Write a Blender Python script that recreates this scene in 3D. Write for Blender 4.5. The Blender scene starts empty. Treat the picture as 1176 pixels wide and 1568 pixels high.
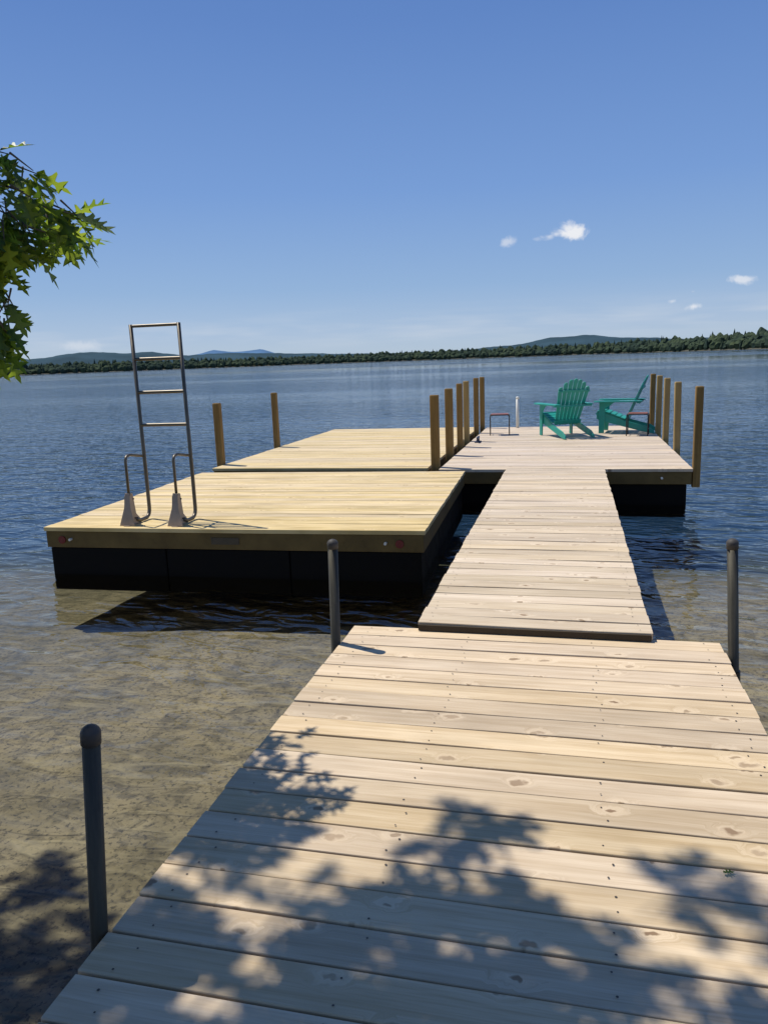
import bpy, bmesh, math, random
from mathutils import Matrix, Vector, noise
random.seed(7)
sc=bpy.context.scene
sc.view_settings.view_transform='Standard'
sc.view_settings.look='None'
sc.view_settings.exposure=0
COL=sc.collection
rad=math.radians

# ------------------------------------------------------------------ helpers
def link(o,parent=None):
    COL.objects.link(o)
    if parent: o.parent=parent
    return o
def empty(name,loc=(0,0,0),rz=0):
    e=bpy.data.objects.new(name,None); e.location=loc; e.rotation_euler=(0,0,rz)
    e.empty_display_size=.2
    return link(e)
def mesh_obj(name,verts,faces,mat=None,parent=None,smooth=False,rnd=None,bevel=0,mats=None,midx=None):
    me=bpy.data.meshes.new(name); me.from_pydata(verts,[],faces); me.update()
    if rnd is not None:
        a=me.attributes.new('rnd','FLOAT','POINT'); a.data.foreach_set('value',rnd)
    if mats:
        for m in mats: me.materials.append(m)
        if midx: me.polygons.foreach_set('material_index',midx)
    elif mat: me.materials.append(mat)
    if smooth: me.polygons.foreach_set('use_smooth',[True]*len(me.polygons))
    o=bpy.data.objects.new(name,me); link(o,parent)
    if bevel:
        b=o.modifiers.new('bevel','BEVEL'); b.width=bevel; b.segments=2; b.limit_method='ANGLE'
    return o
class MB:
    """mesh accumulator"""
    def __init__(s): s.v=[];s.f=[];s.r=[];s.m=[]
    def add(s,vs,fs,r=0.,m=0):
        o=len(s.v); s.v+= [tuple(v) for v in vs]; s.f+=[tuple(i+o for i in f) for f in fs]
        s.r+=[r]*len(vs); s.m+=[m]*len(fs)
    def box(s,x0,x1,y0,y1,z0,z1,M=None,r=0.,m=0):
        vs=[Vector(p) for p in [(x0,y0,z0),(x1,y0,z0),(x1,y1,z0),(x0,y1,z0),(x0,y0,z1),(x1,y0,z1),(x1,y1,z1),(x0,y1,z1)]]
        if M is not None: vs=[M@v for v in vs]
        s.add(vs,[(3,2,1,0),(4,5,6,7),(0,1,5,4),(1,2,6,5),(2,3,7,6),(3,0,4,7)],r,m)
    def prism(s,poly,t0,t1,fn,r=0.,m=0):
        n=len(poly)
        vs=[fn(u,v,t0) for u,v in poly]+[fn(u,v,t1) for u,v in poly]
        fs=[tuple(range(n))[::-1],tuple(range(n,2*n))]+[(i,(i+1)%n,(i+1)%n+n,i+n) for i in range(n)]
        s.add(vs,fs,r,m)
    def tube(s,pts,rads,n=8,r=0.,m=0,cap=True):
        pts=[Vector(p) for p in pts]
        if not hasattr(rads,'__len__'): rads=[rads]*len(pts)
        vs=[];fs=[]
        up=None
        for i,p in enumerate(pts):
            a=pts[max(i-1,0)]; b=pts[min(i+1,len(pts)-1)]
            t=(b-a).normalized()
            if up is None:
                up=Vector((0,0,1)) if abs(t.z)<.9 else Vector((1,0,0))
            x=t.cross(up)
            if x.length<1e-4: x=t.cross(Vector((0,1,0)))
            x.normalize(); y=x.cross(t).normalized(); up=y
            for k in range(n):
                an=2*math.pi*k/n
                vs.append(p+(x*math.cos(an)+y*math.sin(an))*rads[i])
        for i in range(len(pts)-1):
            for k in range(n):
                fs.append((i*n+k,i*n+(k+1)%n,(i+1)*n+(k+1)%n,(i+1)*n+k))
        if cap:
            fs.append(tuple(range(n))[::-1]); fs.append(tuple(range((len(pts)-1)*n,len(pts)*n)))
        s.add(vs,fs,r,m)
    def obj(s,name,mat=None,parent=None,smooth=False,bevel=0,mats=None):
        return mesh_obj(name,s.v,s.f,mat,parent,smooth,s.r,bevel,mats,s.m if mats else None)

# ------------------------------------------------------------------ material helpers
def newmat(name):
    m=bpy.data.materials.new(name); m.use_nodes=True
    nt=m.node_tree; nt.nodes.clear()
    return m,nt
class N:
    def __init__(s,nt): s.nt=nt
    def node(s,t,**k):
        n=s.nt.nodes.new(t)
        for a,b in k.items(): setattr(n,a,b)
        return n
    def set(s,sock,v):
        if isinstance(v,bpy.types.NodeSocket): s.nt.links.new(v,sock)
        else: sock.default_value=v
    def math(s,op,a,b=None,c=None,clamp=False):
        n=s.node('ShaderNodeMath',operation=op,use_clamp=clamp)
        s.set(n.inputs[0],a)
        if b is not None: s.set(n.inputs[1],b)
        if c is not None: s.set(n.inputs[2],c)
        return n.outputs[0]
    def vm(s,op,a,b=None):
        n=s.node('ShaderNodeVectorMath',operation=op)
        s.set(n.inputs[0],a)
        if b is not None: s.set(n.inputs[1],b)
        return n.outputs['Value'] if op in('LENGTH','DOT_PRODUCT','DISTANCE') else n.outputs[0]
    def comb(s,x,y,z):
        n=s.node('ShaderNodeCombineXYZ')
        for i,v in enumerate((x,y,z)): s.set(n.inputs[i],v)
        return n.outputs[0]
    def sep(s,v):
        n=s.node('ShaderNodeSeparateXYZ'); s.set(n.inputs[0],v); return n.outputs
    def noise(s,vec,scale,detail=3,rough=.5,dist=0,dim='3D'):
        n=s.node('ShaderNodeTexNoise',noise_dimensions=dim)
        s.set(n.inputs['Vector'],vec); n.inputs['Scale'].default_value=scale
        n.inputs['Detail'].default_value=detail; n.inputs['Roughness'].default_value=rough
        n.inputs['Distortion'].default_value=dist
        return n.outputs[0]
    def mr(s,v,a,b,c=0.,d=1.,interp='LINEAR'):
        n=s.node('ShaderNodeMapRange',interpolation_type=interp); s.set(n.inputs[0],v)
        for i,x in enumerate((a,b,c,d)): s.set(n.inputs[i+1],x)
        return n.outputs[0]
    def mix(s,f,a,b,mode='MIX'):
        n=s.node('ShaderNodeMix',data_type='RGBA',blend_type=mode); s.set(n.inputs[0],f)
        s.set(n.inputs[6],c4(a)); s.set(n.inputs[7],c4(b)); return n.outputs[2]
    def bump(s,h,strength=.5,dist=.01,normal=None):
        n=s.node('ShaderNodeBump'); n.inputs['Strength'].default_value=strength
        n.inputs['Distance'].default_value=dist; s.set(n.inputs['Height'],h)
        if normal is not None: s.set(n.inputs['Normal'],normal)
        return n.outputs[0]
    def pbsdf(s,col,rough=.6,metal=0.,normal=None,spec=.5):
        n=s.node('ShaderNodeBsdfPrincipled'); s.set(n.inputs['Base Color'],c4(col))
        s.set(n.inputs['Roughness'],rough); s.set(n.inputs['Metallic'],metal)
        n.inputs['Specular IOR Level'].default_value=spec
        if normal is not None: s.set(n.inputs['Normal'],normal)
        return n.outputs[0]
    def out(s,sh):
        o=s.node('ShaderNodeOutputMaterial'); s.nt.links.new(sh,o.inputs[0])
def c4(c):
    return (c[0],c[1],c[2],1) if isinstance(c,tuple) and len(c)==3 else c

def wood(name,base,light,knot,knots=1.0,sat=1.0,vlo=.86,vhi=1.08,wear=.3,kdark=1.):
    m,nt=newmat(name); n=N(nt)
    tc=n.node('ShaderNodeTexCoord').outputs['Object']
    r=n.node('ShaderNodeAttribute',attribute_name='rnd').outputs['Fac']
    x,y,z=n.sep(tc)
    ox=n.math('ADD',x,n.math('MULTIPLY',r,37.3)); oy=n.math('ADD',y,n.math('MULTIPLY',r,11.7))
    oxy=n.comb(ox,oy,0.)
    wob=n.noise(oxy,21,2,.6,0,'2D')
    kv=n.node('ShaderNodeTexVoronoi',voronoi_dimensions='2D',feature='F1')
    kv.inputs['Scale'].default_value=4.2
    n.set(kv.inputs['Vector'],n.comb(n.math('ADD',n.math('MULTIPLY',ox,.72),n.math('MULTIPLY',wob,.045)),n.math('ADD',n.math('MULTIPLY',oy,1.2),n.math('MULTIPLY',wob,.045)),0.))
    d=kv.outputs['Distance']
    cr=n.sep(kv.outputs['Color'])
    on=n.math('GREATER_THAN',cr[0],1-.72*knots)
    size=n.mr(n.math('POWER',cr[1],1.6),0,1,.05,.12)
    km=n.math('MULTIPLY',n.math('SUBTRACT',1.,n.math('DIVIDE',d,size),clamp=True),on)
    kmask=n.math('MULTIPLY',n.mr(km,0.,.5,0.,1.,'SMOOTHSTEP'),n.mr(cr[2],0.,1.,.5*kdark,1.))
    halo=n.math('MULTIPLY',n.mr(d,.0,.24,1.,0.,'SMOOTHSTEP'),on)
    gy=n.math('ADD',n.math('MULTIPLY',oy,24.),n.math('MULTIPLY',halo,2.6))
    g1=n.noise(n.comb(n.math('MULTIPLY',ox,1.0),gy,r),1.6,3,.6,.5)
    g2=n.noise(n.comb(n.math('MULTIPLY',ox,2.5),n.math('MULTIPLY',gy,4.),0.),2.,2,.6,0,'2D')
    big=n.noise(n.comb(n.math('MULTIPLY',ox,.9),n.math('MULTIPLY',oy,3.),0.),1.7,3,.6,0,'2D')
    g=n.mr(g1,.36,.66,0.,1.)
    col=n.mix(g,light,base)
    col=n.mix(n.math('MULTIPLY',n.mr(g2,.5,.75),.24),col,(knot[0]*1.8,knot[1]*1.8,knot[2]*1.8))
    col=n.mix(n.mr(big,.4,.75,0.,wear),col,tuple(b*.62 for b in base))
    hsv=n.node('ShaderNodeHueSaturation')
    n.set(hsv.inputs['Color'],col)
    rr=n.math('FRACT',n.math('MULTIPLY',r,7.77))
    rq=n.math('FRACT',n.math('MULTIPLY',r,13.31))
    n.set(hsv.inputs['Value'],n.mr(rr,0,1,vlo,vhi)); n.set(hsv.inputs['Saturation'],n.mr(rq,0,1,.88*sat,1.1*sat))
    n.set(hsv.inputs['Hue'],n.mr(rq,0,1,.498,.503))
    col=n.mix(n.math('MULTIPLY',n.mr(d,.08,.19,1.,0.,'SMOOTHSTEP'),n.math('MULTIPLY',on,.32)),hsv.outputs[0],tuple(min(1,l*1.12) for l in light))
    col=n.mix(n.math('MULTIPLY',kmask,.9),col,knot)
    bn=n.noise(n.comb(n.math('MULTIPLY',ox,3.),n.math('MULTIPLY',oy,70.),0.),1.,2,.5,0,'2D')
    bp=n.bump(bn,.35,.003)
    n.out(n.pbsdf(col,.62,0.,bp,.3))
    return m
def plain(name,col,rough=.5,metal=0.,var=.15,scale=8.,bumpd=0.,spec=.5,streak=False):
    m,nt=newmat(name); n=N(nt)
    tc=n.node('ShaderNodeTexCoord').outputs['Object']
    vec=tc
    if streak: vec=n.vm('MULTIPLY',tc,(12.,12.,1.))
    a=n.noise(vec,scale,3,.6)
    b=n.noise(tc,scale*6,2,.6)
    c=n.mix(n.mr(a,.3,.7),tuple(x*(1-var) for x in col),tuple(min(1,x*(1+var)) for x in col))
    c=n.mix(n.mr(b,.55,.8,0.,var),c,tuple(x*.4 for x in col))
    nm=n.bump(b,.4,bumpd) if bumpd else None
    n.out(n.pbsdf(c,n.mr(a,.3,.7,max(rough-.08,.05),min(rough+.1,1)),metal,nm,spec))
    return m

M_near=wood('wood_near',(.56,.425,.265),(.70,.56,.38),(.20,.12,.06),1.,1.03,.82,1.07,.4)
M_gang=wood('wood_gangway',(.57,.445,.29),(.70,.575,.405),(.23,.14,.07),1.,.97,.84,1.07)
M_tdock=wood('wood_tdock',(.54,.425,.30),(.66,.545,.40),(.2,.12,.08),.8,.95)
M_raft=wood('wood_raft',(.60,.45,.215),(.78,.62,.35),(.30,.19,.08),.8,1.02,.88,1.08,.55)
M_raft2=wood('wood_raft2',(.58,.45,.23),(.73,.58,.34),(.30,.19,.08),.7,1.02,.9,1.08,.4)
M_fascia=plain('treated_fascia',(.14,.095,.034),.75,0,.3,3.,.002,.2)
M_fasciaD=plain('treated_frame_dark',(.06,.045,.028),.8,0,.3,3.,.002,.2)
M_post=plain('treated_post',(.24,.15,.05),.75,0,.3,1.5,.002,.2,True)
M_post2=plain('treated_post_pale',(.34,.24,.095),.75,0,.25,1.5,.002,.2,True)
M_float=plain('black_float',(.005,.005,.005),.75,0,.3,8.,0.,.12)
M_screw=plain('screw_dark',(.10,.08,.06),.5,.5)
M_pipe=plain('weathered_pipe',(.06,.055,.04),.55,.35,.4,4.,.001,.4,True)
M_cap=plain('rubber_cap',(.055,.05,.045),.6,0,.2,8.,0.,.3)
M_alu=plain('ladder_tube',(.15,.13,.10),.42,.75,.2,5.)
M_brk=plain('bracket_plate',(.36,.28,.21),.55,.1,.2,5.)
M_red=plain('reflector_red',(.16,.012,.012),.25,0,.1)
M_white=plain('white_plastic',(.7,.69,.62),.4,0,.05)
M_teal=plain('teal_poly',(.012,.30,.235),.42,0,.10,6.,.0005)
M_tabtop=plain('table_top_rust',(.22,.07,.045),.5,0,.2)
M_black=plain('black_metal',(.02,.02,.022),.4,.3,.2)
M_navy=plain('navy_plastic',(.02,.03,.07),.5,0,.2)
M_plate=plain('name_plate',(.07,.055,.035),.45,.3,.2)

# ------------------------------------------------------------------ decks
def deck_boards(name,x0,x1,y0,y1,z,pitch,mat,parent,gap=.006,t=.036,jit=.004,screws=None,zfun=None):
    mb=MB(); y=y0; k=0
    while y<y1-.02:
        w=min(pitch,y1-y)-gap
        if w<.03: break
        r=random.random()
        xa=x0+random.uniform(-jit,jit); xb=x1+random.uniform(-jit,jit)
        zz=z+random.uniform(-.0015,.0015); tw=random.uniform(-.0012,.0012); sk=random.uniform(-.0016,.0016)
        w+=random.uniform(-.001,.001)
        c=.0035
        prof=[(0,-t),(w,-t),(w,-c),(w-c*.3,-c*.3),(w-c,0),(w*.5,.0008),(c,0),(c*.3,-c*.3),(0,-c)]
        segs=8; vs=[]; fs=[]; np_=len(prof)
        ph=random.uniform(0,6)
        for s in range(segs+1):
            u=s/segs; X=xa+(xb-xa)*u
            dz=.0015*math.sin(u*5+ph)+tw*(u-.5)*2; dy=sk*(u-.5)*2+.0012*math.sin(u*4+ph*2)
            for (py,pz) in prof:
                yy=y+gap/2+py+dy
                vs.append((X,yy,zz+pz+dz+(zfun(yy) if zfun else 0)))
        for s in range(segs):
            for i in range(np_):
                j=(i+1)%np_
                fs.append((s*np_+j,s*np_+i,(s+1)*np_+i,(s+1)*np_+j))
        fs.append(tuple(range(np_))); fs.append(tuple(range(segs*np_,(segs+1)*np_))[::-1])
        mb.add(vs,fs,r,0)
        if screws:
            for sx in screws:
                for fy in (.22,.78):
                    if random.random()<.15: continue
                    cx=sx+random.uniform(-.02,.02); cy=y+w*fy+random.uniform(-.010,.010)
                    cz=zz+.0032+(zfun(cy) if zfun else 0)
                    R=random.uniform(.0028,.0040)
                    pv=[(cx+R*math.cos(a*math.pi/4),cy+R*math.sin(a*math.pi/4),cz) for a in range(8)]
                    mb.add(pv,[tuple(range(8))],0,1)
        y+=pitch; k+=1
    return mb.obj(name,None,parent,mats=[mat,M_screw])

def frame(parent,x0,x1,y0,y1,ztop,h=.145,th=.04,mat=None,joists=True,name='fascia'):
    mb=MB(); z1=ztop; z0=ztop-h
    mb.box(x0,x1,y0,y0+th,z0,z1); mb.box(x0,x1,y1-th,y1,z0,z1)
    mb.box(x0,x0+th,y0+th,y1-th,z0,z1); mb.box(x1-th,x1,y0+th,y1-th,z0,z1)
    if joists:
        nx=max(1,int((x1-x0)/.6))
        for i in range(1,nx):
            xx=x0+(x1-x0)*i/nx
            mb.box(xx-th/2,xx+th/2,y0+th,y1-th,z0+.01,z1-.002)
    return mb.obj(name,mat or M_fascia,parent,bevel=.004)
def floats(parent,x0,x1,y0,y1,z1,z0=-.15,nx=2,ny=2,inset=.05):
    mb=MB()
    W=(x1-x0-2*inset); L=(y1-y0-2*inset)
    for i in range(nx):
        for j in range(ny):
            a=x0+inset+W*i/nx; b=x0+inset+W*(i+1)/nx-.008
            c=y0+inset+L*j/ny; d=y0+inset+L*(j+1)/ny-.008
            mb.box(a,b,c,d,z0,z1)
    return mb.obj('floats',M_float,parent,bevel=.012)

nd=empty('wooden_dock')
deck_boards('boards',-1.14,.725,3.84-.1375*42,3.84,.43,.1375,M_near,nd,gap=.0075,screws=(-1.04,-.50,.12,.64))
frame(nd,-1.10,.685,-1.9,3.815,.43-.038,mat=M_fasciaD,h=.14)
gw=empty('gangway')
zf=lambda y:-.012*(y-3.8)/5.8
deck_boards('boards',-.78,.405,3.80,9.66,.475,.1375,M_gang,gw,gap=.0075,screws=(-.72,.345),zfun=zf)
frame(gw,-.755,.38,3.87,9.60,.475-.042,mat=M_fasciaD,h=.13)
mb=MB(); mb.box(-.78,.405,3.845,3.862,.38,.437); mb.box(-.775,.40,3.788,3.801,.436,.466)  # front strip added to cover the bounce-lit board end with a dark line
mb.obj('end_trim_dark_strip',M_fasciaD,gw)

# front raft
r1=empty('swim_raft',(-3.0,7.73,0),rad(2))
X=1.775;Y=1.715
deck_boards('boards',-X,X,-Y,Y,.45,.1375,M_raft,r1,gap=.007,jit=.002)
frame(r1,-X+.012,X-.012,-Y+.012,Y-.012,.45-.038,h=.15)
floats(r1,-X,X,-Y,Y,.26,nx=3,ny=3,inset=.03)
def disc(mb,cx,cz,y,R,m=0,d=.012,n=16):
    mb.prism([(R*math.cos(2*math.pi*i/n),R*math.sin(2*math.pi*i/n)) for i in range(n)],y,y-d,lambda u,v,t:(cx+u,t,cz+v),0,m)
mb=MB(); fy=-Y+.012
disc(mb,-1.60,.335,fy,.036,0); disc(mb,1.56,.335,fy,.036,0)
disc(mb,-1.51,.34,fy,.012,1,.03); disc(mb,1.44,.34,fy,.012,1,.03)
mb.box(-.13,.13,fy-.006,fy,.31,.37,m=2)
mb.obj('reflectors_and_plate',None,r1,mats=[M_red,M_white,M_plate])

r2=empty('swim_raft',(-3.32,12.6,0))
X=1.52;Y=2.9
deck_boards('boards',-X,X,-Y,Y,.46,.1375,M_raft2,r2,gap=.007,jit=.002)
frame(r2,-X+.012,X-.012,-Y+.012,Y-.012,.46-.038,h=.15)
floats(r2,-X,X,-Y,Y,.26,nx=2,ny=3)

td=empty('floating_dock',(-.11,12.55,0))
X=1.53;Y=2.93
deck_boards('boards',-X,X,-Y,Y,.45,.1375,M_tdock,td,gap=.007,jit=.003)
frame(td,-X+.012,X-.012,-Y+.012,Y-.012,.45-.038,h=.15)
floats(td,-X,X,-Y,Y,.26,nx=2,ny=3)
mb=MB(); disc(mb,1.18,.34,-Y+.012,.014,0,.03); mb.obj('bolt_cap',M_white,td)

# ------------------------------------------------------------------ posts
def wpost(x,y,top,bot=.2,w=.09,d=.09,mat=None,rz=0,tilt=(0,0)):
    mb=MB(); h=top-bot
    ch=.008
    poly=[(-w/2+ch,-d/2),(w/2-ch,-d/2),(w/2,-d/2+ch),(w/2,d/2-ch),(w/2-ch,d/2),(-w/2+ch,d/2),(-w/2,d/2-ch),(-w/2,-d/2+ch)]
    vs=[];fs=[]
    lv=[(0,1),(h-.012,1),(h,.86)]
    for z,s in lv: vs+=[(u*s,v*s,z) for u,v in poly]
    for k in range(2):
        for i in range(8):
            j=(i+1)%8; fs.append((k*8+i,k*8+j,(k+1)*8+j,(k+1)*8+i))
    fs.append(tuple(range(8))[::-1]); fs.append(tuple(range(16,24)))
    mb.add(vs,fs)
    o=mb.obj('wooden_post',mat or M_post)
    o.location=(x,y,bot); o.rotation_euler=(tilt[0],tilt[1],rz)
wpost(-4.893,10.10,1.34,.18,.10,.10,M_post,rad(4))
wpost(-4.893,12.30,1.38,.18,.09,.09,M_post,0)
wpost(-1.715,9.83,1.39,.18,.11,.09,M_post)
wpost(-1.715,11.05,1.42,.18,.11,.09,M_post)
wpost(-1.715,12.15,1.45,.18,.09,.09,M_post)
wpost(-1.715,12.95,1.46,.18,.09,.10,M_post2)
wpost(-1.715,14.35,1.47,.18,.09,.09,M_post)
wpost(-1.715,15.35,1.46,.18,.09,.09,M_post)
wpost(1.468,9.72,1.42,.22,.088,.09,M_post)
wpost(1.468,11.5,1.41,.2,.088,.09,M_post2,0,(0,rad(-.8)))
wpost(1.468,12.9,1.42,.2,.088,.09,M_post2)
wpost(1.468,14.0,1.43,.2,.088,.09,M_post2)
wpost(1.468,15.1,1.43,.2,.088,.09,M_post)

def pipe(x,y,top,bot=-.5,R=.0275,tilt=(0,0),mat=None,cap=None,capl=.045,bracket=0):
    z0=.43
    e=empty('metal_dock_pole',(x,y,z0)); e.rotation_euler=(tilt[0],tilt[1],0)
    top-=z0; bot-=z0
    mb=MB(); mb.tube([(0,0,bot),(0,0,(bot+top)/2),(0,0,top-.02)],R,20)
    mb.obj('pipe',mat or M_pipe,e,True)
    mb=MB(); R2=R+.0025; pts=[(0,0,top-capl),(0,0,top-.014)];rr=[R2,R2]
    for i in range(1,6):
        a=i/5*math.pi/2; pts.append((0,0,top-.018+.022*math.sin(a))); rr.append(max(R2*math.cos(a),.001))
    mb.tube(pts,rr,20); mb.obj('cap',cap or M_cap,e,True)
    if bracket:
        mb=MB(); mb.tube([(0,0,-.16),(0,0,-.07)],R+.006,16)
        a,b=sorted((0,-bracket*.06)); mb.box(a,b,-.02,.02,-.15,-.08)
        mb.obj('clamp',M_black,e)
pipe(-1.166,3.57,.975,-.7,.025,(0,rad(1.)),bracket=-1)
pipe(.752,3.66,.995,-.7,.024,(0,rad(-3.2)),bracket=1)
pipe(-1.172,1.50,1.005,-.5,.022,(0,rad(4.6)),bracket=-1)
pipe(-1.02,15.3,1.06,.3,.03,(0,0),M_white,M_white)

# ------------------------------------------------------------------ ladder (flipped up, at front edge of raft)
ld=empty('swim_ladder',(-3.645,6.16,.45),rad(2))
mb=MB(); RR=.0175
def smooth_path(p,rc=.06,n=5):
    p=[Vector(q) for q in p]; out=[p[0]]
    for i in range(1,len(p)-1):
        a=p[i-1];b=p[i];c=p[i+1]
        d1=(a-b).normalized();d2=(c-b).normalized()
        l=min(rc,(a-b).length*.48,(c-b).length*.48)
        s=b+d1*l;e=b+d2*l
        for k in range(n+1):
            t=k/n; out.append((s*(1-t)**2)+(b*2*t*(1-t))+(e*t*t))
    out.append(p[-1]); return out
lean=.02
for sx in (-.235,.235):
    mb.tube(smooth_path([(sx,.02,.05),(sx,.08,.0225),(sx,.27,.0225),(sx,.27,.4),(sx,.27-lean,1.80)],.09),RR,12)
    mb.tube(smooth_path([(sx-.03,-.02,.10),(sx-.03,-.02,.62),(sx-.03,.05,.64),(sx-.002,.27,.60)],.04),.013,10)
for z,rw in ((1.785,.014),(1.49,.016),(1.19,.016),(.89,.016)):
    yy=.27-lean*z/1.8
    mb.tube([(-.235+.47*i/6,yy,z) for i in range(7)],rw,10,cap=False)
mb.obj('rails_and_rungs',M_alu,ld,True)
mb=MB()
for sx in (-.265,.205):
    for o in (-.028,.024):
        mb.prism([(-.10,.004),(.12,.004),(.12,.02),(.03,.10),(.0,.29),(-.03,.30),(-.055,.27)],0,.004,lambda u,v,t,s=sx+o:(s+t,u,v))
    mb.prism([(-.075,.0),(.075,.0),(.032,.16),(.022,.29),(-.022,.29),(-.032,.16)],0,.005,lambda u,v,t,s=sx:(s+u,-.10+t+v*.18,.006+v))
    mb.box(sx-.03,sx+.03,-.11,.13,.0035,.010)
mb.obj('brackets',M_brk,ld,bevel=.0015)
mb=MB()
for sx in (-.265,.205):
    mb.tube([(sx-.034,0,.24),(sx+.034,0,.24)],.008,8); mb.tube([(sx-.034,.0,.06),(sx+.034,.0,.06)],.008,8)
mb.obj('bolts',M_black,ld)

# ------------------------------------------------------------------ adirondack chairs
def chair(loc,az):
    e=empty('adirondack_chair',(loc[0],loc[1],.455),0)
    e.rotation_euler=(0,0,az)
    mb=MB()
    sk=[(.40,.36),(.42,.33),(.42,.25),(.36,.22),(-.30,.045),(-.50,.0),(-.56,.0),(-.54,.05),(-.44,.115),(-.05,.22),(.18,.315),(.30,.355)]
    for sx in (-.27,.25): mb.prism(sk,0,.022,lambda u,v,t,s=sx:(s+t,u,v))
    mb.obj('side_rails',M_teal,e,bevel=.003)
    mb=MB()
    for sx in (-.297,.275):
        mb.prism([(.29,0),(.38,0),(.375,.54),(.27,.54)],0,.022,lambda u,v,t,s=sx:(s+t,u,v))
        mb.prism([(.29,.42),(.27,.54),(.10,.54),(.2,.5)],-.011,.011,lambda u,v,t,s=sx+.011:(s+t*1.2,u,v))
    mb.obj('front_legs',M_teal,e,bevel=.003)
    mb=MB()
    for s in (-1,1):
        poly=[(s*.245,-.34),(s*.345,-.34),(s*.375,-.1),(s*.395,.2),(s*.395,.40),(s*.37,.45),(s*.32,.465),(s*.27,.45),(s*.25,.41),(s*.25,.1)]
        if s<0: poly=poly[::-1]
        mb.prism(poly,.542,.564,lambda u,v,t:(u,v,t))
    mb.obj('armrests',M_teal,e,bevel=.004)
    mb=MB()
    tops=[(.405,.345),(.33,.362),(.245,.345),(.155,.312),(.07,.278),(-.015,.243)]
    for i,(yy,zz) in enumerate(tops):
        tilt=[-1.1,-.1,rad(18),rad(21),rad(21),rad(21)][i]
        Mx=Matrix.Translation((0,yy,zz+.008))@Matrix.Rotation(tilt,4,'X')
        mb.box(-.275,.275,-.038,.038,0,.018,Mx)
    mb.obj('seat_slats',M_teal,e,bevel=.003)
    mb=MB(); rec=rad(24)
    B=Matrix.Translation((0,-.06,.20))@Matrix.Rotation(rec,4,'X')
    for i in range(-3,4):
        L=.85-.016*i*i
        wb=.025; wt=.0345
        x0=i*.062; x1=i*.083
        pts=[(x0-wb,0),(x0+wb,0),(x1+wt,L-.012-.012*max(i,0)),(x1+wt*.6,L-.003*max(i,0)),(x1,L+.004),(x1-wt*.6,L+.003*min(i,0)),(x1-wt,L-.012+.012*min(i,0))]
        mb.prism(pts,0,.018,lambda u,v,t:B@Vector((u,t,v)))
    mb.obj('back_slats',M_teal,e,bevel=.003)
    mb=MB()
    mb.box(-.345,.345,-.31,-.25,.518,.5405)
    mb.prism([(-.29,.62),(.29,.62),(.29,.64),(.16,.665),(-.16,.665),(-.29,.64)],-.022,-.002,lambda u,v,t:B@Vector((u,t,v)))
    mb.box(-.245,.245,-.026,-.002,.03,.10,B)
    mb.box(-.25,.25,.395,.415,.24,.33)
    mb.obj('back_supports',M_teal,e,bevel=.003)
chair((-.10,13.62),rad(27))
chair((.90,14.22),rad(80))

def table(loc,az):
    e=empty('side_table',(loc[0],loc[1],.453)); e.rotation_euler=(0,0,az)
    mb=MB()
    for sy in (-.15,.15):
        mb.tube(smooth_path([(-.17,sy,0),(-.17,sy,.36),(.17,sy,.36),(.17,sy,0)],.04),.009,8)
    for sx in (-.17,.17): mb.tube([(sx,-.15,.355),(sx,.15,.355)],.008,8)
    mb.tube([(-.17,-.15,.10),(-.17,.15,.10)],.006,6);mb.tube([(.17,-.15,.10),(.17,.15,.10)],.006,6)
    mb.obj('legs',M_black,e,True)
    mb=MB(); mb.box(-.155,.155,-.14,.14,.362,.376); mb.obj('top',M_tabtop,e,bevel=.004)
table((-1.25,14.0),rad(5)); table((1.10,13.62),rad(-8))
e=empty('dock_cleat',(-1.50,12.75,.452))
mb=MB(); mb.box(-.05,.05,-.09,.09,0,.02); mb.box(-.02,.02,-.05,-.02,.02,.07); mb.box(-.02,.02,.02,.05,.02,.07)
mb.tube([(0,-.14,.085),(0,-.07,.078),(0,.07,.078),(0,.14,.085)],[.012,.022,.022,.012],8)
mb.obj('cleat_body',M_navy,e,bevel=.004)

# ------------------------------------------------------------------ lake bed and shore (one sheet)
def bedz(x,y):
    base=-.24-.045*(y-2.0) if y<8 else -.51-.17*(y-8)
    base-= .03*max(0,-x-2)*(1 if y>0 else 0)
    base=max(base,-9.)
    if y<=2 and y>=-1.2: base=(-.24)*((y+1.2)/3.2)
    if y<-1.2: base=(-1.2-y)*.16
    if y<-6: base=.77+.04*(-6-y)
    base=min(base,3.)
    if y<60: base+=.04*noise.noise(Vector((x*.5,y*.5,0)))+.012*noise.noise(Vector((x*2.7,y*2.7,3)))
    return base
xs=[-9000,-3000,-800,-200,-80,-40]+[-20+.25*i for i in range(161)]+[40,80,200,800,3000,9000]
ys=[-600,-150,-60,-30]+[-15+.25*i for i in range(181)]+[40,60,100,300,900,3000,9000]
vs=[(x,y,bedz(x,y)) for y in ys for x in xs]; nx=len(xs)
fs=[(j*nx+i,j*nx+i+1,(j+1)*nx+i+1,(j+1)*nx+i) for j in range(len(ys)-1) for i in range(nx-1)]
m,nt=newmat('sandy_bed'); n=N(nt)
pos=n.node('ShaderNodeNewGeometry').outputs['Position']
px,py,pz=n.sep(pos)
a=n.noise(pos,1.3,4,.6,0,'2D'); b=n.noise(pos,8.,4,.7,.4,'2D')
wv=n.noise(n.comb(n.math('MULTIPLY',px,2.),n.math('MULTIPLY',py,6.),0.),1.2,2,.5,1.2,'2D')
sand=n.mix(n.mr(a,.35,.65),(.315,.255,.165),(.185,.152,.095))
sand=n.mix(n.mr(b,.48,.62,0.,.65),sand,(.10,.082,.054))
sand=n.mix(n.mr(n.noise(pos,34.,3,.7,0,'2D'),.55,.66,0.,.75),sand,(.05,.044,.034))
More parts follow.
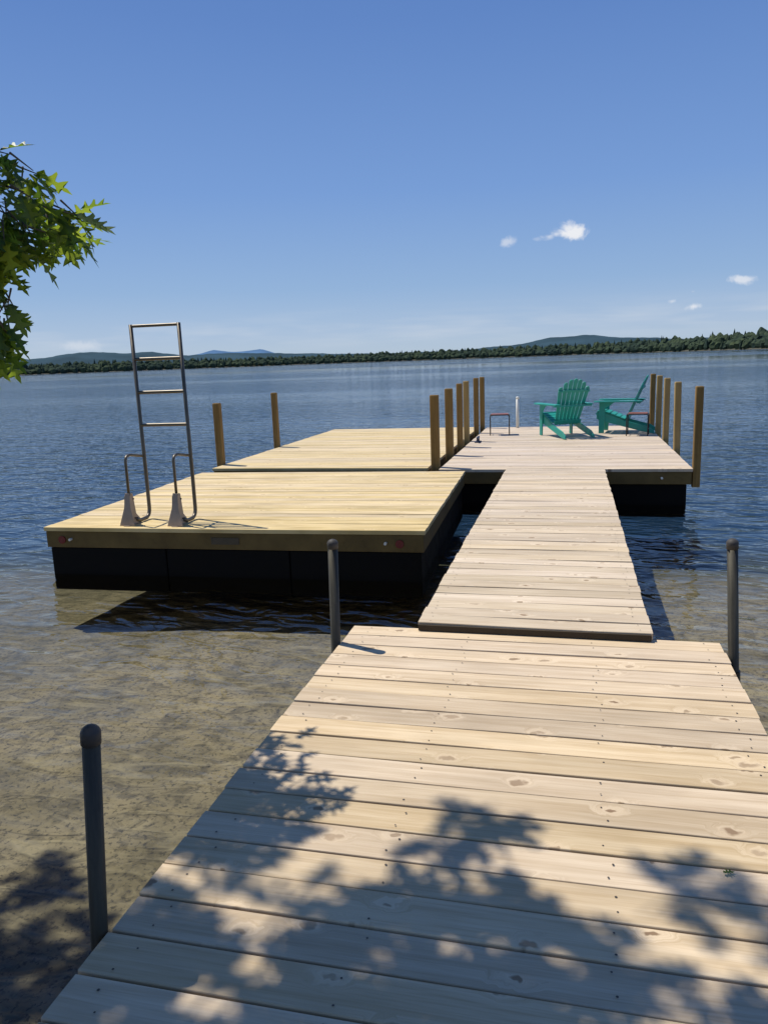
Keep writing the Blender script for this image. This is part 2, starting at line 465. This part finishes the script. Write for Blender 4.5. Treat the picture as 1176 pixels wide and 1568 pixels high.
sand=n.mix(n.mr(wv,.52,.75,0.,.4),sand,(.44,.37,.25))  # pale ripple veins in the sand colour, standing in for caustic light
water_dimmed=n.mix(n.mr(pz,-.38,-.8,0.,1.),sand,(.062,.064,.042))  # bed colour darkened with depth, in place of light absorbed by the water
water_dimmed=n.mix(n.mr(pz,-.7,-1.8,0.,1.),water_dimmed,(.008,.032,.078))  # blue of deep water painted into the bed colour
soil=n.mix(n.mr(pz,.02,.2,0.,1.),water_dimmed,n.mix(b,(.07,.09,.03),(.10,.075,.04)))
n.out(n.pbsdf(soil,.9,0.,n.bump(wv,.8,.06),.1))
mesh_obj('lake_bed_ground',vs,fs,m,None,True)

# ------------------------------------------------------------------ water surface
m,nt=newmat('lake_water'); n=N(nt)
pos=n.node('ShaderNodeNewGeometry').outputs['Position']
px,py,pz=n.sep(pos)
rot=n.node('ShaderNodeVectorRotate',rotation_type='Z_AXIS'); n.set(rot.inputs['Vector'],pos); rot.inputs['Angle'].default_value=rad(12)
p2=n.vm('MULTIPLY',rot.outputs[0],(.5,1.,1.))
calm=n.noise(n.vm('MULTIPLY',pos,(.15,1.,1.)),.04,3,.6,0,'2D')
calm2=n.noise(n.vm('MULTIPLY',rot.outputs[0],(.0016,.0090,1.)),1.,3,.6,.3,'2D')
w0=n.noise(p2,.45,2,.5,.3,'2D'); w1=n.noise(p2,1.9,2,.55,.5,'2D'); w2=n.noise(p2,5.5,2,.55,.4,'2D')
h=n.math('ADD',n.math('MULTIPLY',w1,.8),n.math('MULTIPLY',w2,.42))
h=n.math('MULTIPLY',h,n.mr(py,2.,12.,.36,1.))
h=n.math('ADD',h,n.math('MULTIPLY',n.math('MULTIPLY',w0,1.4),n.mr(py,10.,60.,0.,1.)))
h=n.math('MULTIPLY',h,n.mr(calm,.38,.62,.45,1.2))
lane=n.math('ADD',n.math('MULTIPLY',n.mr(calm2,.44,.56,.08,1.1),n.mr(py,50.,130.,0.,1.)),n.mr(py,50.,130.,1.,0.))
h=n.math('MULTIPLY',h,lane)
bp=n.bump(h,1.,.070)
fr=n.node('ShaderNodeFresnel'); fr.inputs['IOR'].default_value=1.333; n.set(fr.inputs['Normal'],bp)
gl=n.node('ShaderNodeBsdfGlossy'); gl.inputs['Roughness'].default_value=.05; n.set(gl.inputs['Normal'],bp)
gl.inputs['Color'].default_value=(1,1,1,1)
tr=n.node('ShaderNodeBsdfTransparent'); tr.inputs['Color'].default_value=(.84,.865,.82,1)
mx=n.node('ShaderNodeMixShader'); n.set(mx.inputs[0],fr.outputs[0]); nt.links.new(tr.outputs[0],mx.inputs[1]); nt.links.new(gl.outputs[0],mx.inputs[2])
n.out(mx.outputs[0])
S=9000
mesh_obj('lake_water',[(-S,-60,0),(S,-60,0),(S,S,0),(-S,S,0)],[(0,1,2,3)],m)

# ------------------------------------------------------------------ far shore forest
def interp(t,tab):
    for (a,b),(c,d) in zip(tab,tab[1:]):
        if t<=c: return b+(d-b)*max(0,(t-a))/(c-a)
    return tab[-1][1]
elt=[(-80,.7),(-40,.72),(-30,.68),(-20,.58),(-14,.62),(-5,.70),(0,.72),(6,.9),(12.7,1.2),(25,1.6),(60,2.)]
m,nt=newmat('forest_foliage'); n=N(nt)
pos=n.node('ShaderNodeNewGeometry').outputs['Position']
r=n.node('ShaderNodeAttribute',attribute_name='rnd').outputs['Fac']
c=n.mix(r,(.018,.036,.018),(.075,.098,.030))
c=n.mix(n.mr(n.noise(pos,.25,3,.7),.4,.65,0.,.5),c,(.015,.026,.020))
c=n.mix(.18,c,(.06,.09,.12))  # blue aerial haze mixed into the foliage colour
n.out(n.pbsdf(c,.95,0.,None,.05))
mb=MB()
az=-72.
while az<48:
    D0=14.5/math.tan(rad(interp(az,elt)))
    patch=noise.noise(Vector((az*.35,0,0)))
    for row in range(5):
        D=D0+row*14+random.uniform(-6,6)+40*noise.noise(Vector((az*.2,5,0)))
        a=rad(az+random.uniform(-.15,.15))
        gz=.3+row*.9
        con=random.random()<.25+.4*patch
        H=random.uniform(8.5,12.)*(1.12 if con else 1.)*(.72+.10*row)*(1+.3*noise.noise(Vector((az*1.3,row,0))))
        R=random.uniform(1.8,3.0) if con else random.uniform(3.,5.5)
        cx=D*math.sin(a);cy=D*math.cos(a)
        prof=[(.0,.75),(.25,1.),(.5,.72),(.75,.4),(1.,.04)] if con else [(.0,.7),(.25,1.),(.55,1.05),(.82,.75),(1.,.15)]
        vs=[];k=7
        for (hz,rr) in prof:
            for i in range(k):
                an=2*math.pi*i/k+random.uniform(-.3,.3); q=R*rr*random.uniform(.7,1.25)
                vs.append((cx+q*math.cos(an),cy+q*math.sin(an),gz+H*hz+random.uniform(-.5,.5)*(hz>0)))
        fs=[(l*k+i,l*k+(i+1)%k,(l+1)*k+(i+1)%k,(l+1)*k+i) for l in range(4) for i in range(k)]+[tuple(range(4*k,5*k))]
        mb.add(vs,fs,max(0,min(1,random.random()*.5+(.0 if con else .35)+patch*.5)))
    az+=.22*(1200/D0)*.9
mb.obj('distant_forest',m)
vs=[]
for i in range(241):
    a=-74+i*.51; D0=14.5/math.tan(rad(interp(a,elt)))+40*noise.noise(Vector((a*.2,5,0)))
    for dd,z in ((-12,-.5),(-4,.5),(90,6),(400,8)):
        vs.append(((D0+dd)*math.sin(rad(a)),(D0+dd)*math.cos(rad(a)),z))
fs=[(i*4+j,(i+1)*4+j,(i+1)*4+j+1,i*4+j+1) for i in range(240) for j in range(3)]
mesh_obj('far_shore_land',vs,fs,plain('far_shore',(.06,.06,.04),.9,0,.4,.05),None,True)

def hills(name,D,tab,col,rough=.1,seed=0):  # col carries distance haze, painted into the ridge colour
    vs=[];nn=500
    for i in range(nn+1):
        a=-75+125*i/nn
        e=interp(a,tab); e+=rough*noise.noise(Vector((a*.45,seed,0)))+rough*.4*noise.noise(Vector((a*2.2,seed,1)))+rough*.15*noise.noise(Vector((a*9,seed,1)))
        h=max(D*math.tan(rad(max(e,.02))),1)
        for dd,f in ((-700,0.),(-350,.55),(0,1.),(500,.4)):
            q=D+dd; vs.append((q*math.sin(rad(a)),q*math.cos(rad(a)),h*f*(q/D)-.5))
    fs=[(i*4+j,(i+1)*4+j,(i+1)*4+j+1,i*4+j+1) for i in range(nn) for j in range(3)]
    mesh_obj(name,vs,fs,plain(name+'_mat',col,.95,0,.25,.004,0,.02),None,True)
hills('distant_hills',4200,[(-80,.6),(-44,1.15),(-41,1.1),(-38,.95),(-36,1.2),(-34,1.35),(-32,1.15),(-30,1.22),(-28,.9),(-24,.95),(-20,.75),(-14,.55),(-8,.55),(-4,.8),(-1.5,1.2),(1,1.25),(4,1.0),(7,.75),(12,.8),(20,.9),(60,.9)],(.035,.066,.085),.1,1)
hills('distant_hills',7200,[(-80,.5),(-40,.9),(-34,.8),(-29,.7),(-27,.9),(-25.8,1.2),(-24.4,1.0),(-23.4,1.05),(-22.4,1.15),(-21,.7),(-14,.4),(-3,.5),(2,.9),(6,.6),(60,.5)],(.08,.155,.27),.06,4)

# ------------------------------------------------------------------ oak tree
random.seed(21)
SUN_EL=rad(63); SH=Vector((-.93,.37)).normalized()/math.tan(SUN_EL)
half=[(.015,0),(.02,.12),(.10,.15),(.24,.13),(.12,.22),(.10,.29),(.24,.36),(.43,.40),(.38,.46),(.20,.47),(.10,.50),(.11,.57),(.25,.66),(.38,.77),(.27,.75),(.12,.72),(.08,.76),(.10,.84),(.07,.90),(0,1.04)]
far=[(.02,0),(.26,.14),(.11,.27),(.44,.43),(.11,.54),(.34,.76),(.09,.80),(0,1.04)]
farpoly=far+[(-x,y) for x,y in far[-2::-1]]
def leaf(mb,p,dirv,nrm,size,r,detail=True):
    d=dirv.normalized(); s=d.cross(nrm).normalized(); nn=s.cross(d)
    w=random.uniform(.7,.95)
    if not detail:
        vs=[p+(s*u*w*1.1+d*v)*size for u,v in farpoly]
        mb.add(vs,[tuple(range(len(vs)))],r); return
    fold=random.uniform(.05,.35); curl=random.uniform(-.1,.35)
    def P(u,v): return p+ (s*u*w+d*v+nn*(abs(u)*fold-curl*v*v*.5))*size
    nH=len(half)
    right=[P(u,v) for u,v in half]; left=[P(-u,v*.97) for u,v in half[:-1]]
    mid=[P(0,v) for v in (0,.3,.5,.75)]
    vs=right+left+mid; L0=nH; M0=nH+len(left)
    tip=nH-1
    def mi(v): return M0+(0 if v<.2 else 1 if v<.42 else 2 if v<.62 else 3)
    fs=[]
    for i in range(nH-1):
        a,b=i,i+1; va=mi(half[a][1]); vb=mi(half[b][1]) if b<tip else M0+3
        la=L0+i; lb=L0+i+1 if b<tip else tip
        if va==vb: fs.append((va,a,b)); fs.append((va,lb,la))
        else: fs.append((va,a,b,vb)); fs.append((va,vb,lb,la))
    mb.add(vs,fs,r)
def rv(): 
    return Vector((random.gauss(0,1),random.gauss(0,1),random.gauss(0,1))).normalized()
tree=empty('red_oak_tree')
TW=MB(); FL=MB(); 
def cluster(c,nleaf,rad_,size=.14,twig=True,down=.35,bias=None,detail=True):
    c=Vector(c)
    d0=rv(); d0.z=abs(d0.z)*.3-.3
    if bias is not None: d0=(d0*.6+Vector(bias)).normalized()
    root=c-d0*rad_
    if twig: TW.tube([root,c-d0*rad_*.3,c+d0*rad_*.6],[.004,.003,.0015],5)
    for i in range(nleaf):
        t=random.uniform(-.4,.7)
        b=c+d0*rad_*t
        out=(rv()+d0*.8+Vector((0,0,-down))).normalized()
        p=b+out*random.uniform(.0,.05)
        nr=(Vector((0,0,1))+rv()*.75).normalized()
        leaf(FL,p,out,nr,size*random.uniform(.7,1.15),random.random(),detail)
az=rad(-36.1); RT=Vector((math.cos(az),-math.sin(az),0)); FW=Vector((math.sin(az),math.cos(az),0))
C=Vector((-1.885,2.585,2.50))
def bp_(s,t,dd=0): return C+RT*s+Vector((0,0,t))+FW*dd
TW.tube([bp_(-1.6,.75,-.2),bp_(-.9,.42,-.1),bp_(-.45,.12),bp_(-.2,.03),bp_(0.03,-.02)],[.022,.016,.010,.006,.0025],8)
TW.tube([bp_(-.9,.42,-.1),bp_(-.5,.05,.05),bp_(-.3,-.12,.05),bp_(-.17,-.36,.05),bp_(-.15,-.55)],[.012,.009,.006,.004,.002],6)
TW.tube([bp_(-.45,.12),bp_(-.25,.0,.1),bp_(-.02,-.12,.1)],[.006,.004,.002],6)
for i in range(92):
    s=random.uniform(-.55,.10)
    w_=max(.03,.17-.55*max(0,s+.12))
    t=-.03-.30*max(0,s+.1)+random.uniform(-w_,w_)
    cluster(bp_(s,t,random.uniform(-.2,.3)),4,.065,.12,True,.5,(.35,.3,-.15))
for i in range(70):
    k=random.random(); s=-.115-.28*random.random()-.05*k; t=-.14-.44*k
    cluster(bp_(s,t,random.uniform(-.15,.2)),3,.06,.11,True,.7,(.1,.05,-.5))
trunk=Vector((-4.6,-2.2,.1))
top=[trunk+Vector((.1,.1,.0)),trunk+Vector((0,.05,1.5)),trunk+Vector((.15,.25,3.)),trunk+Vector((.4,.6,4.4)),trunk+Vector((.6,1.1,6.))]
tp=smooth_path(top,.8,4)
TW.tube(tp,[.26-.2*i/(len(tp)-1) for i in range(len(tp))],14)
for e_ in ((-2.4,2.3,5.4),(-3.2,2.9,5.8),(-4.6,2.7,5.),(-1.6,.6,6.6),(-.8,-.8,6.),(-1.6,-1.6,6.4),(-5.8,1.0,5.),(-3.0,.6,7.2),(-5.5,-3.,6.)):
    s=top[2]+(top[4]-top[2])*random.uniform(0,.8); e_=Vector(e_)
    mid=s.lerp(e_,.5)+Vector((0,0,.45))
    pth=smooth_path([s,s.lerp(mid,.5)+Vector((0,0,.2)),mid,mid.lerp(e_,.5)+rv()*.15,e_],.5,3)
    TW.tube(pth,[.065-.057*i/(len(pth)-1) for i in range(len(pth))],8)
lp=smooth_path([top[2],Vector((-4.0,.2,3.9)),bp_(-2.2,1.2,-.3),bp_(-1.6,.75,-.2)],.5,4)
TW.tube(lp,[.06-.038*i/(len(lp)-1) for i in range(len(lp))],8)
def edge(x): # far boundary of the crown's shade on the dock plane
    return interp(x,[(-8,2.9),(-2.5,2.75),(-1.14,2.28),(-.4,2.30),(.06,2.10),(.5,1.92),(.9,1.78),(1.6,1.4)])
def place(tx,ty,nl=9,sz=.155):
    hh=random.uniform(3.3,6.2)
    cluster((tx+SH.x*hh,ty+SH.y*hh,.43+hh),nl,.14,sz,True,.35,None,False)
cnt=0
while cnt<640:      # part of the crown over the near end of the dock, clumpy towards its rim
    tx=random.uniform(-3.4,1.6); ty=random.uniform(.5,2.8)
    ed=edge(tx)-.05
    if ty>ed: continue
    q=noise.noise(Vector((tx*2.3,ty*2.3,2)))+.7*noise.noise(Vector((tx*5.2,ty*5.2,9)))
    thr=.18-(ed-ty)*.42
    if q<thr: continue
    place(tx,ty,8,.14); cnt+=1
for i in range(430):   # thicker part over the water to the left, and over the dock's shore end
    if i%2: place(random.uniform(-3.8,-1.2),random.uniform(.4,2.35),8,.16)
    else:
        tx=random.uniform(-1.3,1.7); place(tx,random.uniform(.4,1.72-.22*max(0,tx)),8,.145)
for i in range(420):
    tx=random.uniform(-6.8,2.0); ty=random.uniform(-3.2,2.6)
    if tx>-3.2 and ty>.6: continue
    if ty>edge(tx): continue
    place(tx,ty,8,.18)
TW.obj('trunk_and_branches',plain('oak_bark',(.10,.08,.06),.85,0,.35,4.,.01),tree,True)
m,nt=newmat('oak_leaf'); n=N(nt)
r=n.node('ShaderNodeAttribute',attribute_name='rnd').outputs['Fac']
c=n.mix(r,(.032,.075,.013),(.08,.13,.023))
df=n.pbsdf(c,.45,0.,None,.4)
tl=n.node('ShaderNodeBsdfTranslucent'); n.set(tl.inputs['Color'],n.mix(r,(.13,.27,.02),(.46,.58,.05)))
mx=n.node('ShaderNodeMixShader'); mx.inputs[0].default_value=.42
nt.links.new(df,mx.inputs[1]); nt.links.new(tl.outputs[0],mx.inputs[2]); n.out(mx.outputs[0])
FL.obj('foliage',m,tree)
FLr=MB()
for (lx,ly,an) in ((.42,2.02,.4),(.66,1.28,2.2)):
    leaf(FLr,Vector((lx,ly,.4375)),Vector((math.cos(an),math.sin(an),.02)),Vector((0,.05,1)),.034,random.random())
FLr.obj('fallen_leaves',m)

# ------------------------------------------------------------------ sky
w=bpy.data.worlds.new('World'); sc.world=w; w.use_nodes=True
nt=w.node_tree; nt.nodes.clear(); n=N(nt)
sk=n.node('ShaderNodeTexSky',sky_type='NISHITA'); sk.sun_disc=False
sk.sun_elevation=SUN_EL; sk.sun_rotation=math.atan2(-.93,.37)
sk.altitude=200; sk.air_density=1.; sk.dust_density=.2; sk.ozone_density=3.
dirn=n.node('ShaderNodeTexCoord').outputs['Generated']
def dv(az,el): return (math.sin(rad(az))*math.cos(rad(el)),math.cos(rad(az))*math.cos(rad(el)),math.sin(rad(el)))
STR=.085
dz=n.sep(dirn)[2]
rampn=n.node('ShaderNodeValToRGB'); n.set(rampn.inputs[0],dz)
cr=rampn.color_ramp
stops=[(0.,(.44,.565,.71)),(.035,(.39,.52,.73)),(.09,(.28,.44,.71)),(.20,(.185,.34,.69)),(.37,(.115,.24,.58)),(.65,(.06,.15,.44)),(1.,(.035,.10,.34))]
while len(cr.elements)<len(stops): cr.elements.new(.5)
for e_,(p_,c_) in zip(cr.elements,stops): e_.position=p_; e_.color=(*c_,1)
ramp=n.vm('MULTIPLY',rampn.outputs[0],(1/STR,)*3)
base=n.mix(.85,sk.outputs[0],ramp)
nz=n.noise(dirn,34.,4,.62,.3)
haze=n.noise(n.vm('MULTIPLY',dirn,(1.,1.,9.)),5.,3,.6)
base=n.mix(n.math('MULTIPLY',n.mr(haze,.42,.7),n.math('MULTIPLY',n.mr(dz,.015,.03),n.mr(dz,.045,.07,.35,0.))),base,(8.2,8.6,9.2))
tot=None
for az_,el_,R_,st,amt in ((-.45,8.15,.040,3.2,1.),(-.3,8.35,.022,1.8,.9),(-1.6,8.0,.018,2.5,.5),(-4.4,7.85,.013,1.6,.5),(-2.4,7.9,.011,2.5,.2),(10.7,4.4,.022,2.8,.7),(8.0,2.8,.012,2.,.8),(6.6,3.25,.011,2.,.5),(7.9,3.8,.008,2.,.25),(-34.5,1.7,.030,3.,.3)):
    d=n.vm('LENGTH',n.vm('MULTIPLY',n.vm('SUBTRACT',dirn,dv(az_,el_)),(1.,1.,st)))
    k=n.math('DIVIDE',d,R_)
    v=n.math('SUBTRACT',n.math('MULTIPLY',nz,2.6),n.math('ADD',k,.55))
    v=n.mr(v,0.,.7,0.,amt,'SMOOTHSTEP')
    tot=v if tot is None else n.math('MAXIMUM',tot,v)
sky=n.mix(tot,base,(9.8,10.,10.5))
bg=n.node('ShaderNodeBackground'); n.set(bg.inputs[0],sky); bg.inputs[1].default_value=STR
o=n.node('ShaderNodeOutputWorld'); nt.links.new(bg.outputs[0],o.inputs[0])

# sun
L=bpy.data.lights.new('sun','SUN'); L.energy=4.8; L.angle=rad(.53); L.color=(1.,.95,.87)
so=bpy.data.objects.new('sun',L); link(so)
hd=Vector((-.93,.37,0)).normalized()*math.cos(SUN_EL)+Vector((0,0,math.sin(SUN_EL)))
so.rotation_euler=hd.to_track_quat('Z','Y').to_euler(); so.location=hd*50

# camera
cam=bpy.data.cameras.new('camera'); co=bpy.data.objects.new('camera',cam); link(co)
cam.sensor_fit='VERTICAL'; cam.sensor_height=36; cam.lens=1170/1568*36; cam.clip_start=.05; cam.clip_end=40000
Mx=Matrix.Rotation(rad(13.92),4,'Z')@Matrix.Rotation(math.pi/2-math.atan(232/1170),4,'X')@Matrix.Rotation(rad(-2.1),4,'Z')
co.matrix_world=Matrix.Translation((0,0,1.85))@Mx
sc.camera=co
